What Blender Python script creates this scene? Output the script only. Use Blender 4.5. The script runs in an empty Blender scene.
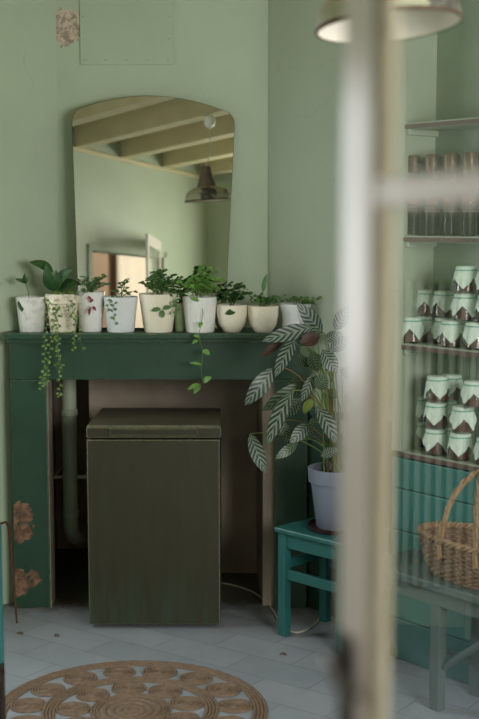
import bpy, bmesh, math, random
from mathutils import Vector, Matrix
random.seed(7)
C = bpy.context.scene.collection
PI = math.pi

# ------------------------------------------------------------------ frames
ANG = math.atan2(-0.776, 0.63)                 # direction of the cupboard wall
EX, EY = math.cos(ANG), math.sin(ANG)
def EN(e, n, z=0.0):                           # room axes -> world
    return Vector((e*EX - n*EY, e*EY + n*EX, z))
F = 1220.0
TH = math.atan(0.1127)
CAMZ = 1.65
def W(px, py, y):                              # point at distance y on the sight line
    v = (359.5-py)/F; u = (px-239.5)/F
    dy = math.cos(TH)+v*math.sin(TH); dz = -math.sin(TH)+v*math.cos(TH)
    t = y/dy
    return Vector((u*t, y, CAMZ+dz*t))
def FL(px, py):                                # point on the floor
    v = (359.5-py)/F; u = (px-239.5)/F
    dy = math.cos(TH)+v*math.sin(TH); dz = -math.sin(TH)+v*math.cos(TH)
    t = -CAMZ/dz
    return Vector((u*t, dy*t, 0))

# ------------------------------------------------------------------ materials
def srgb(r, g, b):
    def f(c):
        c /= 255.0
        return c/12.92 if c <= .04045 else ((c+.055)/1.055)**2.4
    return (f(r), f(g), f(b), 1)
class NT:
    def __init__(s, name):
        s.m = bpy.data.materials.new(name); s.m.use_nodes = True
        s.t = s.m.node_tree; s.b = s.t.nodes['Principled BSDF']
    def n(s, typ, **kw):
        x = s.t.nodes.new(typ)
        for k, v in kw.items():
            if k in x.inputs: x.inputs[k].default_value = v
            else: setattr(x, k, v)
        return x
    def l(s, a, b): s.t.links.new(a, b)
    def coord(s, which='Object'): return s.n('ShaderNodeTexCoord').outputs[which]
    def noise(s, vec, scale, detail=4, rough=.55):
        x = s.n('ShaderNodeTexNoise', Scale=scale, Detail=detail, Roughness=rough); s.l(vec, x.inputs['Vector']); return x.outputs['Fac']
    def ramp(s, fac, stops):
        r = s.n('ShaderNodeValToRGB'); s.l(fac, r.inputs['Fac']); e = r.color_ramp.elements
        while len(e) < len(stops): e.new(.5)
        for i, (p, c) in enumerate(stops):
            e[i].position = p; e[i].color = c if len(c) == 4 else (*c, 1)
        return r.outputs['Color']
    def mix(s, fac, a, b, mode='MIX'):
        x = s.n('ShaderNodeMix', data_type='RGBA', blend_type=mode)
        for sock, v in ((x.inputs[0], fac), (x.inputs[6], a), (x.inputs[7], b)):
            if hasattr(v, 'is_output'): s.l(v, sock)
            else: sock.default_value = v
        return x.outputs[2]
    def math(s, op, a, b=0.0, c=None):
        x = s.n('ShaderNodeMath', operation=op)
        for i, v in enumerate((a, b) if c is None else (a, b, c)):
            if hasattr(v, 'is_output'): s.l(v, x.inputs[i])
            else: x.inputs[i].default_value = v
        return x.outputs[0]
    def bump(s, h, strength=.2, dist=.01):
        x = s.n('ShaderNodeBump', Strength=strength, Distance=dist); s.l(h, x.inputs['Height']); s.l(x.outputs[0], s.b.inputs['Normal'])
def bw(v): return (v, v, v, 1)
def paint(name, col, rough=.6, var=.12, scale=6, bump=.15, chips=None, chipcol=None, bscale=40, spec=.5):
    t = NT(name); co = t.coord()
    n1 = t.noise(co, scale, 5); n2 = t.noise(co, bscale, 4)
    d = tuple(c*(1-var) for c in col[:3])+(1,); l = tuple(min(1, c*(1+var)) for c in col[:3])+(1,)
    c = t.ramp(n1, [(.3, d), (.7, l)])
    h = t.math('ADD', n1, t.math('MULTIPLY', n2, .4))
    if chips:
        n3 = t.noise(co, chips[0], 6, .65)
        m = t.ramp(n3, [(chips[1], bw(0)), (chips[1]+.012, bw(1))])
        c = t.mix(m, c, chipcol); h = t.math('SUBTRACT', h, t.math('MULTIPLY', m, .7))
    t.l(c, t.b.inputs['Base Color']); t.b.inputs['Roughness'].default_value = rough
    t.b.inputs['Specular IOR Level'].default_value = spec
    t.bump(h, bump); return t.m

def spots_mat(name, col, spots, spotcol, rough=.6, var=.08, scale=3, bump=.2, edge=None, crack=True):
    """paint with damage patches centred on given points (centre, radius), ragged by noise"""
    t = NT(name); co = t.coord()
    n1 = t.noise(co, scale, 5); n2 = t.noise(co, 45, 5); n3 = t.noise(co, 26, 6, .7)
    d = tuple(c*(1-var) for c in col[:3])+(1,); l = tuple(min(1, c*(1+var)) for c in col[:3])+(1,)
    c = t.ramp(n1, [(.3, d), (.7, l)]); tot = None
    for cen, r in spots:
        vd = t.n('ShaderNodeVectorMath', operation='DISTANCE'); t.l(co, vd.inputs[0]); vd.inputs[1].default_value = cen
        k = t.math('SUBTRACT', 1.0, t.math('DIVIDE', vd.outputs['Value'], r))
        k = t.math('MAXIMUM', k, 0.0)
        k = t.math('MINIMUM', t.math('MULTIPLY', k, 1.6), .62)
        m = t.math('MULTIPLY', t.math('GREATER_THAN', t.math('ADD', t.math('MULTIPLY', k, .36), n3), .64), t.math('GREATER_THAN', k, .02))
        tot = m if tot is None else t.math('MAXIMUM', tot, m)
    # a few tiny chips anywhere
    n4 = t.noise(co, 9, 8, .75)
    tiny = t.math('GREATER_THAN', n4, .715)
    tot = t.math('MAXIMUM', tot, tiny) if tot is not None else tiny
    sc = t.mix(t.ramp(t.noise(co, 34, 5, .7), [(.42, bw(0)), (.56, bw(1))]), spotcol, tuple(x*.45 for x in spotcol[:3])+(1,))
    c = t.mix(tot, c, sc)
    h = t.math('ADD', t.math('MULTIPLY', n1, .8), t.math('MULTIPLY', n2, .35))
    h = t.math('SUBTRACT', h, t.math('MULTIPLY', tot, .5))
    if crack:
        v = t.n('ShaderNodeTexVoronoi', feature='DISTANCE_TO_EDGE', Scale=1.7)
        wv = t.n('ShaderNodeVectorMath', operation='ADD'); t.l(co, wv.inputs[0])
        nz = t.n('ShaderNodeTexNoise', Scale=5.0); t.l(co, nz.inputs['Vector'])
        sc2 = t.n('ShaderNodeVectorMath', operation='SCALE'); t.l(nz.outputs['Color'], sc2.inputs[0]); sc2.inputs['Scale'].default_value = .35
        t.l(sc2.outputs[0], wv.inputs[1]); t.l(wv.outputs[0], v.inputs['Vector'])
        cr = t.math('LESS_THAN', v.outputs['Distance'], .004)
        cr = t.math('MULTIPLY', cr, t.math('GREATER_THAN', t.noise(co, 2.2, 2), .54))
        h = t.math('SUBTRACT', h, t.math('MULTIPLY', cr, .5))
        c = t.mix(t.math('MULTIPLY', cr, .15), c, tuple(x*.4 for x in col[:3])+(1,))
    t.l(c, t.b.inputs['Base Color']); t.b.inputs['Roughness'].default_value = rough
    t.bump(h, bump); return t.m

def plain(name, col, rough=.5, metal=0, spec=.5):
    return paint(name, col, rough, .06, 12, .05, spec=spec) if not metal else metalmat(name, col, rough)
def metalmat(name, col, rough):
    t = NT(name); t.l(t.ramp(t.noise(t.coord(), 20), [(.3, tuple(c*.8 for c in col[:3])), (.7, col)]), t.b.inputs['Base Color'])
    t.b.inputs['Metallic'].default_value = .9; t.b.inputs['Roughness'].default_value = rough; return t.m
def glassmat(name, col=(1, 1, 1, 1), rough=0.0, ior=1.5):
    t = NT(name); t.b.inputs['Transmission Weight'].default_value = 1; t.b.inputs['IOR'].default_value = ior
    t.b.inputs['Roughness'].default_value = rough; t.b.inputs['Base Color'].default_value = col; return t.m
def leafmat(name, a, b, rough=.45):
    t = NT(name); co = t.coord(); uv = t.coord('UV')
    s = t.n('ShaderNodeSeparateXYZ'); t.l(uv, s.inputs[0])
    av = t.math('ABSOLUTE', t.math('SUBTRACT', s.outputs[1], .5))
    vein = t.math('LESS_THAN', av, .035)
    c = t.ramp(t.noise(co, 30, 3), [(.3, a), (.7, b)])
    c = t.mix(t.math('MULTIPLY', vein, .4), c, tuple(min(1, x*1.8) for x in b[:3])+(1,))
    t.l(c, t.b.inputs['Base Color']); t.b.inputs['Roughness'].default_value = rough
    t.b.inputs['Transmission Weight'].default_value = 0
    return t.m
def calathea(name, dark, silver):
    t = NT(name); uv = t.coord('UV'); co = t.coord()
    s = t.n('ShaderNodeSeparateXYZ'); t.l(uv, s.inputs[0])
    av = t.math('MULTIPLY', t.math('ABSOLUTE', t.math('SUBTRACT', s.outputs[1], .5)), 2.0)
    ph = t.math('SUBTRACT', t.math('MULTIPLY', s.outputs[0], 7.5), t.math('MULTIPLY', av, 1.6))
    ph = t.math('ADD', ph, t.math('MULTIPLY', t.noise(co, 14, 2), .5))
    fr = t.math('FRACT', ph)
    band = t.ramp(fr, [(.0, dark), (.42, dark), (.58, silver), (.86, silver), (1.0, dark)])
    edge = t.math('GREATER_THAN', av, .93)
    band = t.mix(t.math('MULTIPLY', edge, .7), band, dark)
    mid = t.math('LESS_THAN', av, .06)
    band = t.mix(t.math('MULTIPLY', mid, .6), band, silver)
    t.l(band, t.b.inputs['Base Color']); t.b.inputs['Roughness'].default_value = .42
    t.bump(fr, .25, .004); return t.m

G_WALL = srgb(174, 189, 165)
M = {}
cw = W(66, 27, 5.34); cw2 = W(13, 252, 5.2); cw3 = W(2, 345, 5.2)
M['wall'] = spots_mat('green_plaster', G_WALL, [((cw.x, cw.y, cw.z), .1), ((cw2.x, cw2.y, cw2.z), .03), ((cw3.x, cw3.y, cw3.z), .08)], srgb(212, 192, 172), .62, .05, 2.2, .3)
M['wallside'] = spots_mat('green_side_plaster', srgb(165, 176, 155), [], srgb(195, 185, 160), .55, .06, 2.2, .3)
M['panel'] = spots_mat('green_board', srgb(171, 186, 162), [], srgb(150, 110, 70), .55, .04, 3, .12, crack=False)
M['firebox'] = paint('sooty_plaster', srgb(164, 150, 134), .85, .25, 3.5, .5)
M['dado'] = paint('dark_dado', srgb(44, 70, 58), .5, .2, 6, .2)
def floor_mat():
    t = NT('painted_tiles'); co = t.coord()
    mp = t.n('ShaderNodeMapping'); t.l(co, mp.inputs[0]); mp.inputs['Rotation'].default_value = (0, 0, R(35.5)); mp.inputs['Location'].default_value = (.07, .03, 0)
    nz = t.n('ShaderNodeTexNoise', Scale=1.5); t.l(co, nz.inputs['Vector'])
    b = t.n('ShaderNodeTexBrick', Scale=1.0); t.l(mp.outputs[0], b.inputs['Vector'])
    b.inputs['Mortar Size'].default_value = .0035; b.inputs['Mortar Smooth'].default_value = .4
    b.inputs['Brick Width'].default_value = .36; b.inputs['Row Height'].default_value = .17
    b.inputs['Color1'].default_value = srgb(154, 160, 170); b.inputs['Color2'].default_value = srgb(164, 170, 179); b.inputs['Mortar'].default_value = srgb(136, 144, 152)
    n1 = t.noise(co, 5, 6, .65)
    c = t.mix(t.ramp(n1, [(.35, bw(0)), (.7, bw(.4))]), b.outputs['Color'], srgb(126, 135, 146))
    dirt = t.math('GREATER_THAN', t.noise(co, 22, 7, .75), .69)
    c = t.mix(t.math('MULTIPLY', dirt, .5), c, srgb(70, 66, 60))
    sc_n = t.n('ShaderNodeMapping'); t.l(mp.outputs[0], sc_n.inputs[0]); sc_n.inputs['Scale'].default_value = (1.2, 9, 1)
    sf = t.math('GREATER_THAN', t.noise(sc_n.outputs[0], 5, 6, .7), .66)
    c = t.mix(t.math('MULTIPLY', sf, .45), c, srgb(190, 194, 198))
    # floor colour turns darker and greyer inside the hearth
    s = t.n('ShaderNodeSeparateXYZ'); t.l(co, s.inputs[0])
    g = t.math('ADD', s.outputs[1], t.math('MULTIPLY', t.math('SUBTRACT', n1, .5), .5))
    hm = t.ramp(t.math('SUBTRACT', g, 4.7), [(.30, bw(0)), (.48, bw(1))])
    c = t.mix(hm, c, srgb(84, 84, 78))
    t.l(c, t.b.inputs['Base Color']); t.b.inputs['Roughness'].default_value = .5
    h = t.math('SUBTRACT', t.math('MULTIPLY', n1, .5), b.outputs['Fac'])
    t.bump(h, .45, .004); return t.m
def R(a): return a*PI/180
M['floor'] = floor_mat()
M['beam'] = paint('cream_beam', srgb(192, 182, 148), .6, .1, 4, .2)
M['ceil'] = paint('cream_ceiling', srgb(196, 184, 142), .7, .1, 3, .2)
lg = FL(14, 600)
lc = W(20, 522, 5.095); lc2 = W(17, 583, 5.095); lc3 = W(33, 578, 5.095); lc4 = W(45, 470, 5.095)
for q_ in (lc, lc2, lc3): q_ -= Vector((-.33, 5.2, 0))
M['mantel'] = spots_mat('mantel_green', srgb(41, 72, 55), [((lc.x, lc.y, lc.z+.03), .075), ((lc.x+.01, lc.y, lc.z-.04), .06), ((lc2.x, lc2.y, lc2.z), .075), ((lc3.x, lc3.y, lc3.z), .045)], srgb(150, 112, 90), .42, .1, 7, .2, crack=False)
M['mantel2'] = paint('mantel_leg_edge', srgb(150, 140, 124), .7, .2, 20, .3)
def fridge_mat():
    t = NT('brushed_olive_paint'); co = t.coord()
    mp = t.n('ShaderNodeMapping'); t.l(co, mp.inputs[0]); mp.inputs['Scale'].default_value = (14, 14, 1.6)
    n1 = t.noise(mp.outputs[0], 2, 5, .6); n2 = t.noise(co, 3, 3)
    c = t.ramp(n1, [(.25, srgb(50, 50, 36)), (.55, srgb(58, 56, 40)), (.8, srgb(54, 62, 46))])
    s = t.n('ShaderNodeSeparateXYZ'); t.l(co, s.inputs[0])
    low = t.math('MULTIPLY', t.math('SUBTRACT', .3, s.outputs[2]), t.math('MULTIPLY', t.ramp(n1, [(.4, bw(0)), (.62, bw(1))]), 1.6))
    c = t.mix(t.math('MAXIMUM', low, 0.0), c, srgb(46, 84, 64))
    ch = t.math('GREATER_THAN', t.noise(co, 24, 8, .78), .735)
    c = t.mix(t.math('MULTIPLY', ch, .6), c, srgb(150, 150, 130))
    t.l(c, t.b.inputs['Base Color']); t.b.inputs['Roughness'].default_value = .36
    t.bump(n1, .25, .003); return t.m
M['fridge'] = fridge_mat()
M['fridge_edge'] = paint('worn_fridge_edge', srgb(98, 98, 76), .5, .5, 60, .2)
M['fridge_top'] = paint('sheen_fridge_top', srgb(84, 80, 64), .4, .15, 10, .15)  # lighter sheen of the worktop put into its colour
M['mantel_edge'] = paint('worn_mantel_edge', srgb(66, 92, 70), .5, .5, 50, .2, (22, .6), srgb(150, 120, 90))
M['fridgedark'] = plain('dark_rubber', srgb(18, 18, 14), .6)
M['pipe'] = paint('pipe_green', srgb(170, 180, 156), .5, .1, 8, .1)
M['teal'] = paint('teal_paint', srgb(44, 104, 102), .38, .08, 6, .12)
M['tealplank'] = paint('teal_planks', srgb(58, 124, 120), .5, .14, 4, .2)
M['bench'] = paint('worn_bench_paint', srgb(86, 104, 103), .5, .14, 7, .25, (14, .68), srgb(140, 112, 84))
M['shelfpaint'] = paint('pale_shelf_green', srgb(158, 169, 150), .5, .06, 6, .1)
M['backboard'] = paint('back_board_green', srgb(122, 140, 118), .6, .08, 5, .1)
M['shelfedge'] = paint('bare_shelf_edge', srgb(96, 76, 70), .7, .3, 25, .3)
M['white'] = plain('white_plastic', srgb(244, 243, 238), .4)
M['cord'] = plain('cord_white', srgb(200, 196, 180), .5)
M['doorpaint'] = paint('door_gloss_white', srgb(226, 218, 210), .24, .04, 6, .05)
M['doorbead'] = paint('door_bead_shaded', srgb(160, 152, 128), .5, .08, 6, .1)  # shadow on the bead painted in as a darker beige
M['iron'] = paint('dark_iron', srgb(58, 48, 42), .45, .2, 20, .2)
M['rust'] = paint('rusty_iron', srgb(82, 54, 40), .8, .3, 40, .4)
M['glass'] = glassmat('window_glass', (1, 1, 1, 1), 0, 1.4)
M['jarglass'] = glassmat('jar_glass', (.92, .97, .95, 1))
M['mirror'] = None
t = NT('silvered_glass'); t.b.inputs['Metallic'].default_value = 1; t.b.inputs['Roughness'].default_value = .015; t.b.inputs['Base Color'].default_value = (.56, .57, .50, 1); M['mirror'] = t.m
M['mirroredge'] = plain('mirror_edge', srgb(70, 72, 60), .4)
M['soil'] = paint('potting_soil', srgb(52, 40, 32), .95, .4, 60, .8)
M['clay'] = paint('reddish_pebbles', srgb(140, 74, 56), .9, .4, 80, .8)
M['pot_white'] = paint('white_glaze', srgb(236, 236, 232), .35, .06, 8, .1)
def stucco(name, col, dark, sc=60):
    t = NT(name); co = t.coord(); n = t.noise(co, sc, 6, .7)
    t.l(t.ramp(n, [(.36, dark), (.5, col)]), t.b.inputs['Base Color']); t.b.inputs['Roughness'].default_value = .5; t.bump(n, .5, .004); return t.m
M['pot_rough'] = stucco('rough_white', srgb(230, 230, 226), srgb(206, 205, 200), 40)
M['pot_crackle'] = stucco('crackled_cream', srgb(232, 224, 202), srgb(166, 152, 122), 55)
M['pot_cream'] = paint('cream_glaze', srgb(238, 230, 210), .35, .04, 8, .06)
M['pot_blue'] = paint('bluish_white_glaze', srgb(228, 232, 234), .25, .06, 8, .06)
M['pot_green'] = paint('pale_green_glaze', srgb(140, 158, 120), .35, .1, 8, .1)
M['pot_grey'] = paint('lavender_grey_plastic', srgb(126, 132, 150), .45, .05, 8, .06)
M['saucer'] = plain('dark_saucer', srgb(52, 32, 34), .3)
M['lf_dark'] = leafmat('leaf_dark', srgb(28, 60, 28), srgb(54, 94, 46))
M['lf_mid'] = leafmat('leaf_mid', srgb(48, 84, 44), srgb(90, 128, 68))
M['lf_bright'] = leafmat('leaf_bright', srgb(76, 124, 54), srgb(118, 160, 78))
M['lf_trail'] = leafmat('leaf_trailing', srgb(72, 104, 44), srgb(122, 146, 74))
M['lf_grey'] = leafmat('leaf_greygreen', srgb(56, 92, 56), srgb(112, 138, 96))
M['lf_red'] = leafmat('leaf_maroon', srgb(100, 20, 40), srgb(140, 50, 64))
M['lf_brown'] = leafmat('leaf_brown', srgb(46, 28, 24), srgb(70, 44, 36))
M['lf_dry'] = leafmat('leaf_dry', srgb(96, 70, 48), srgb(140, 108, 76))
M['lf_yellow'] = leafmat('leaf_yellow', srgb(92, 112, 44), srgb(120, 132, 66))
M['stem'] = plain('green_stem', srgb(92, 116, 54), .5)
M['stem_brown'] = plain('brown_stem', srgb(122, 96, 52), .6)
M['cal'] = calathea('calathea_leaf', srgb(30, 46, 38), srgb(120, 136, 120))
M['cal2'] = calathea('calathea_leaf_green', srgb(30, 50, 34), srgb(102, 122, 92))
def cloth_mat():
    t = NT('mint_cloth'); co = t.coord()
    n = t.noise(co, 120, 3); t.l(t.ramp(n, [(.3, srgb(200, 222, 206)), (.7, srgb(224, 238, 226))]), t.b.inputs['Base Color'])
    t.b.inputs['Roughness'].default_value = .85; t.bump(n, .3, .002); return t.m
M['cloth'] = cloth_mat()
M['string'] = plain('green_ribbon', srgb(98, 172, 148), .6)
M['tubeglass'] = glassmat('tube_glass', (.96, .98, .97, 1), 0, 1.22)
M['jam'] = paint('dark_jam', srgb(116, 56, 36), .35, .4, 30, .1)
M['tea'] = stucco('black_tea', srgb(26, 24, 22), srgb(8, 8, 8), 120)
M['tea'].node_tree.nodes['Principled BSDF'].inputs['Roughness'].default_value = .9; M['tea'].node_tree.nodes['Principled BSDF'].inputs['Specular IOR Level'].default_value = .1
M['label'] = plain('peach_label', srgb(236, 168, 124), .6)
M['cap'] = plain('brown_cap', srgb(98, 76, 62), .35)
M['ring'] = plain('grey_ring', srgb(120, 112, 100), .35)
def wicker_mat(name, a, b):
    t = NT(name); co = t.coord(); n = t.noise(co, 60, 4); t.l(t.ramp(n, [(.3, a), (.7, b)]), t.b.inputs['Base Color'])
    t.b.inputs['Roughness'].default_value = .7; t.bump(n, .3, .003); return t.m
M['wick'] = wicker_mat('willow', srgb(96, 72, 56), srgb(152, 122, 98))
M['wickl'] = wicker_mat('pale_willow', srgb(132, 104, 78), srgb(176, 146, 114))
M['jute'] = wicker_mat('jute', srgb(112, 92, 76), srgb(142, 118, 98))
M['enamel'] = spots_mat('worn_enamel', srgb(176, 176, 150), [((.1, -.1, .05), .09), ((-.02, .14, .05), .08), ((.13, .06, .03), .07)], srgb(100, 96, 92), .4, .1, 8, .1, crack=False)
M['enamel_in'] = spots_mat('white_enamel', srgb(228, 220, 208), [((.05, -.02, .09), .08)], srgb(120, 110, 84), .35, .05, 8, .1, crack=False)
M['lampneck'] = paint('rusty_neck', srgb(112, 98, 84), .7, .3, 18, .3)
M['hall'] = paint('hall_plaster', srgb(176, 148, 122), .8, .08, 4, .1)
M['curtain'] = paint('sheer_curtain', srgb(238, 222, 204), .9, .05, 6, .1)
M['radiator'] = paint('radiator_cream', srgb(172, 180, 164), .4, .05, 8, .05)
M['darkchair'] = plain('dark_wood', srgb(42, 28, 20), .5)
M['bulb'] = plain('opal_bulb', srgb(235, 232, 225), .3)

# ------------------------------------------------------------------ mesh builder
class MB:
    def __init__(s): s.v = []; s.f = []; s.uv = {}; s.mi = []; s.cur = 0
    def face(s, idx, uv=None):
        s.f.append(tuple(idx)); s.mi.append(s.cur)
        if uv: s.uv[len(s.f)-1] = uv
    def box(s, x0, x1, y0, y1, z0, z1, mt=None):
        b = len(s.v)
        for z in (z0, z1):
            for x, y in ((x0, y0), (x1, y0), (x1, y1), (x0, y1)):
                p = Vector((x, y, z)); s.v.append(mt @ p if mt else p)
        for q in ((3, 2, 1, 0), (4, 5, 6, 7), (0, 1, 5, 4), (1, 2, 6, 5), (2, 3, 7, 6), (3, 0, 4, 7)): s.face([b+i for i in q])
        return s
    def prism(s, poly, z0, z1):
        b = len(s.v); n = len(poly)
        for z in (z0, z1):
            for x, y in poly: s.v.append(Vector((x, y, z)))
        s.face([b+i for i in reversed(range(n))]); s.face([b+n+i for i in range(n)])
        for i in range(n): j = (i+1) % n; s.face([b+i, b+j, b+n+j, b+n+i])
        return s
    def lathe(s, prof, seg=32, c=(0, 0, 0), fn=None, mt=None, capb=True, capt=True):
        b = len(s.v); n = len(prof); c = Vector(c)
        for r, z in prof:
            for k in range(seg):
                a = 2*PI*k/seg; rr, zz = (r, z) if fn is None else fn(r, z, a)
                p = Vector((rr*math.cos(a), rr*math.sin(a), zz)); 
                if mt: p = mt @ p
                s.v.append(c+p)
        for i in range(n-1):
            for k in range(seg):
                j = (k+1) % seg; s.face([b+i*seg+k, b+i*seg+j, b+(i+1)*seg+j, b+(i+1)*seg+k])
        if capb and prof[0][0] > 0: s.face([b+k for k in reversed(range(seg))])
        if capt and prof[-1][0] > 0: s.face([b+(n-1)*seg+k for k in range(seg)])
        return s
    def tube(s, pts, r, seg=8, cap=True):
        pts = [Vector(p) for p in pts]; n = len(pts)
        rs = r if isinstance(r, (list, tuple)) else [r]*n
        t0 = (pts[1]-pts[0]).normalized()
        up = Vector((0, 0, 1)) if abs(t0.z) < .9 else Vector((1, 0, 0))
        a = t0.cross(up).normalized(); b = len(s.v)
        for i, p in enumerate(pts):
            t = (pts[min(i+1, n-1)]-pts[max(i-1, 0)]).normalized()
            a = (a-t*a.dot(t)).normalized(); c = t.cross(a)
            for k in range(seg):
                an = 2*PI*k/seg; s.v.append(p+(a*math.cos(an)+c*math.sin(an))*rs[i])
        for i in range(n-1):
            for k in range(seg):
                j = (k+1) % seg; s.face([b+i*seg+k, b+i*seg+j, b+(i+1)*seg+j, b+(i+1)*seg+k])
        if cap:
            s.face([b+k for k in reversed(range(seg))]); s.face([b+(n-1)*seg+k for k in range(seg)])
        return s
    def leaf(s, base, tip, up, w, droop=.15, fold=.15, nu=9, blunt=.85, wave=0):
        base = Vector(base); tip = Vector(tip); d = tip-base; L = d.length; t = d/L
        up = Vector(up); n = (up-t*up.dot(t))
        n = n.normalized() if n.length > 1e-4 else t.orthogonal().normalized()
        sd = t.cross(n); b = len(s.v); NV = 5
        for i in range(nu+1):
            u = i/nu; ww = w*.5*max(0.02, math.sin(PI*min(1, u**blunt)))**.75
            if i == nu: ww = w*.01
            arch = math.sin(PI*u)*droop*L
            for j in range(NV):
                q = (j/(NV-1)-.5)*2
                s.v.append(base+t*(u*L)+n*(arch+abs(q)*fold*ww+wave*w*math.sin(u*14+j)*abs(q))+sd*(q*ww))
        for i in range(nu):
            for j in range(NV-1):
                a = b+i*NV+j
                s.face([a, a+1, a+NV+1, a+NV], [(i/nu, j/(NV-1)), (i/nu, (j+1)/(NV-1)), ((i+1)/nu, (j+1)/(NV-1)), ((i+1)/nu, j/(NV-1))])
        return s
    def build(s, name, mat, parent=None, loc=None, smooth=False, bevel=0, angle=40):
        me = bpy.data.meshes.new(name); me.from_pydata([tuple(p) for p in s.v], [], s.f)
        mats = mat if isinstance(mat, list) else [mat]
        for m in mats: me.materials.append(m)
        for p, mi in zip(me.polygons, s.mi): p.material_index = mi
        if s.uv:
            ul = me.uv_layers.new(name='UVMap')
            for fi, uvs in s.uv.items():
                for li, q in zip(me.polygons[fi].loop_indices, uvs): ul.data[li].uv = q
        if smooth:
            me.polygons.foreach_set('use_smooth', [True]*len(me.polygons))
            me.set_sharp_from_angle(angle=R(angle))
        me.update()
        o = bpy.data.objects.new(name, me); C.objects.link(o)
        if loc is not None: o.location = loc
        if parent: o.parent = parent
        if bevel:
            md = o.modifiers.new('bevel', 'BEVEL'); md.width = bevel; md.segments = 2; md.limit_method = 'ANGLE'; md.angle_limit = R(40)
            if len(mats) > 1: md.material = 1
        return o
def tag(o, label, cat, group=None, kind=None):
    if label: o['label'] = label
    if cat: o['category'] = cat
    if group: o['group'] = group
    if kind: o['kind'] = kind
    return o
def thing(name, label, cat, loc=(0, 0, 0), rotz=0, group=None):
    o = bpy.data.objects.new(name, None); C.objects.link(o); o.location = loc; o.rotation_euler = (0, 0, rotz)
    o.empty_display_size = .05
    return tag(o, label, cat, group)
def struct(o): o['kind'] = 'structure'; return o
def copy_tree(o, parent=None):
    c = o.copy(); C.objects.link(c); c.parent = parent
    for ch in o.children: copy_tree(ch, c)
    return c
def rotobj(o): o.rotation_euler = (0, 0, ANG); return o

# ------------------------------------------------------------------ room shell
YB = 5.34; NR = 3.46; ND = .41; EL = -4.64; EFAR = .75; HC = 2.80; BB = 2.6
struct(MB().box(-4.5, 6.5, -7, 6.2, -.06, 0).build('floor', M['floor']))
struct(MB().box(-4.8, .85, .3, 4.6, HC, HC+.06).build('ceiling', M['ceil'])).rotation_euler = (0, 0, ANG)
# chimney wall with the hearth opening
b = MB(); b.box(-1.0, -.96, YB, YB+.08, 0, 1.0); b.box(.17, .2, YB, YB+.08, 0, 1.0); b.box(-1.0, .2, YB, YB+.08, 1.0, HC)
struct(b.build('wall_back', M['wall']))
b = MB(); b.box(-1.02, -.945, 5.19, 6.1, 0, 1.0); b.box(-.96, -.81, 5.2, 5.22, 0, .985)
b.prism([(.148, 5.125), (.165, 5.15), (.2, 5.42), (.2, 5.66), (.08, 5.66), (.10, 5.13)], 0, .985)
b.box(-.68, .2, 5.62, 5.68, 0, 1.05); b.box(-.96, .2, 5.2, 6.1, 1.0, 1.06); b.box(-.96, -.93, 5.6, 6.1, 0, 1.0); b.box(-.70, -.68, 5.62, 6.1, 0, 1.0); b.box(-.96, -.68, 6.06, 6.12, 0, 1.05)
struct(b.build('wall_hearth', M['firebox']))
# right wall with dark dado
w = MB().box(-4.066, EFAR, NR, NR+.08, 0, HC).build('wall_right', M['wallside']); rotobj(struct(w))
dd = MB().box(-4.05, -3.1, NR-.012, NR+.005, 0, .86)
dd.box(-4.05, -3.1, NR-.02, NR+.005, .84, .87)
rotobj(struct(dd.build('trim_1', M['dado'], bevel=.002)))
# left wall with window hole n 1.0..2.1, z .95..2.2
WN0, WN1, WZ0, WZ1 = 1.05, 2.15, .95, 2.25
b = MB()
b.box(EL-.1, EL, .3, WN0, 0, HC); b.box(EL-.1, EL, WN1, 2.50, 0, HC); b.box(EL-.1, EL, 2.50, 2.76, .995, HC)
b.box(EL-.1, EL, WN0, WN1, 0, WZ0); b.box(EL-.1, EL, WN0, WN1, WZ1, HC)
rotobj(struct(b.build('wall_left', M['wall'])))
b = MB()
for n0, n1, z0, z1 in ((WN0, WN0+.05, WZ0, WZ1), (WN1-.05, WN1, WZ0, WZ1), (WN0, WN1, WZ0, WZ0+.05), (WN0, WN1, WZ1-.05, WZ1), (1.575, 1.625, WZ0, WZ1), (WN0, WN1, 1.8, 1.83)):
    b.box(EL-.08, EL-.03, n0, n1, z0, z1)
b.box(EL-.1, EL+.04, WN0-.04, WN1+.04, WZ0-.03, WZ0)
rotobj(struct(b.build('window_1', M['doorpaint'], bevel=.004)))
# door wall
DJ0, DJ1, DTOP = -1.05, -.02, 1.84
b = MB(); b.box(EL-.1, DJ0, .31, ND, 0, HC); b.box(DJ1, EFAR, .31, ND, 0, HC); b.box(DJ0, DJ1, .31, ND, DTOP, HC)
rotobj(struct(b.build('wall_front', M['wallside'])))
b = MB(); b.box(DJ0-.05, DJ0, ND, ND+.015, 0, DTOP+.05); b.box(DJ1, DJ1+.05, ND, ND+.015, 0, DTOP+.05); b.box(DJ0-.05, DJ1+.05, ND, ND+.015, DTOP, DTOP+.05)
rotobj(struct(b.build('trim_2', M['wallside'], bevel=.003)))
FN0, FN1, FZ0, FZ1 = 1.1, 2.9, 1.15, 2.4
b = MB(); b.box(EFAR, EFAR+.08, .31, FN0, 0, HC); b.box(EFAR, EFAR+.08, FN1, NR+.08, 0, HC); b.box(EFAR, EFAR+.08, FN0, FN1, 0, FZ0); b.box(EFAR, EFAR+.08, FN0, FN1, FZ1, HC)
rotobj(struct(b.build('wall_far', M['wallside'])))
b = MB()
for n0, n1, z0, z1 in ((FN0, FN0+.05, FZ0, FZ1), (FN1-.05, FN1, FZ0, FZ1), (FN0, FN1, FZ0, FZ0+.05), (FN0, FN1, FZ1-.05, FZ1), (1.98, 2.02, FZ0, FZ1)): b.box(EFAR+.02, EFAR+.06, n0, n1, z0, z1)
rotobj(struct(b.build('window_2', M['doorpaint'], bevel=.004)))
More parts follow.
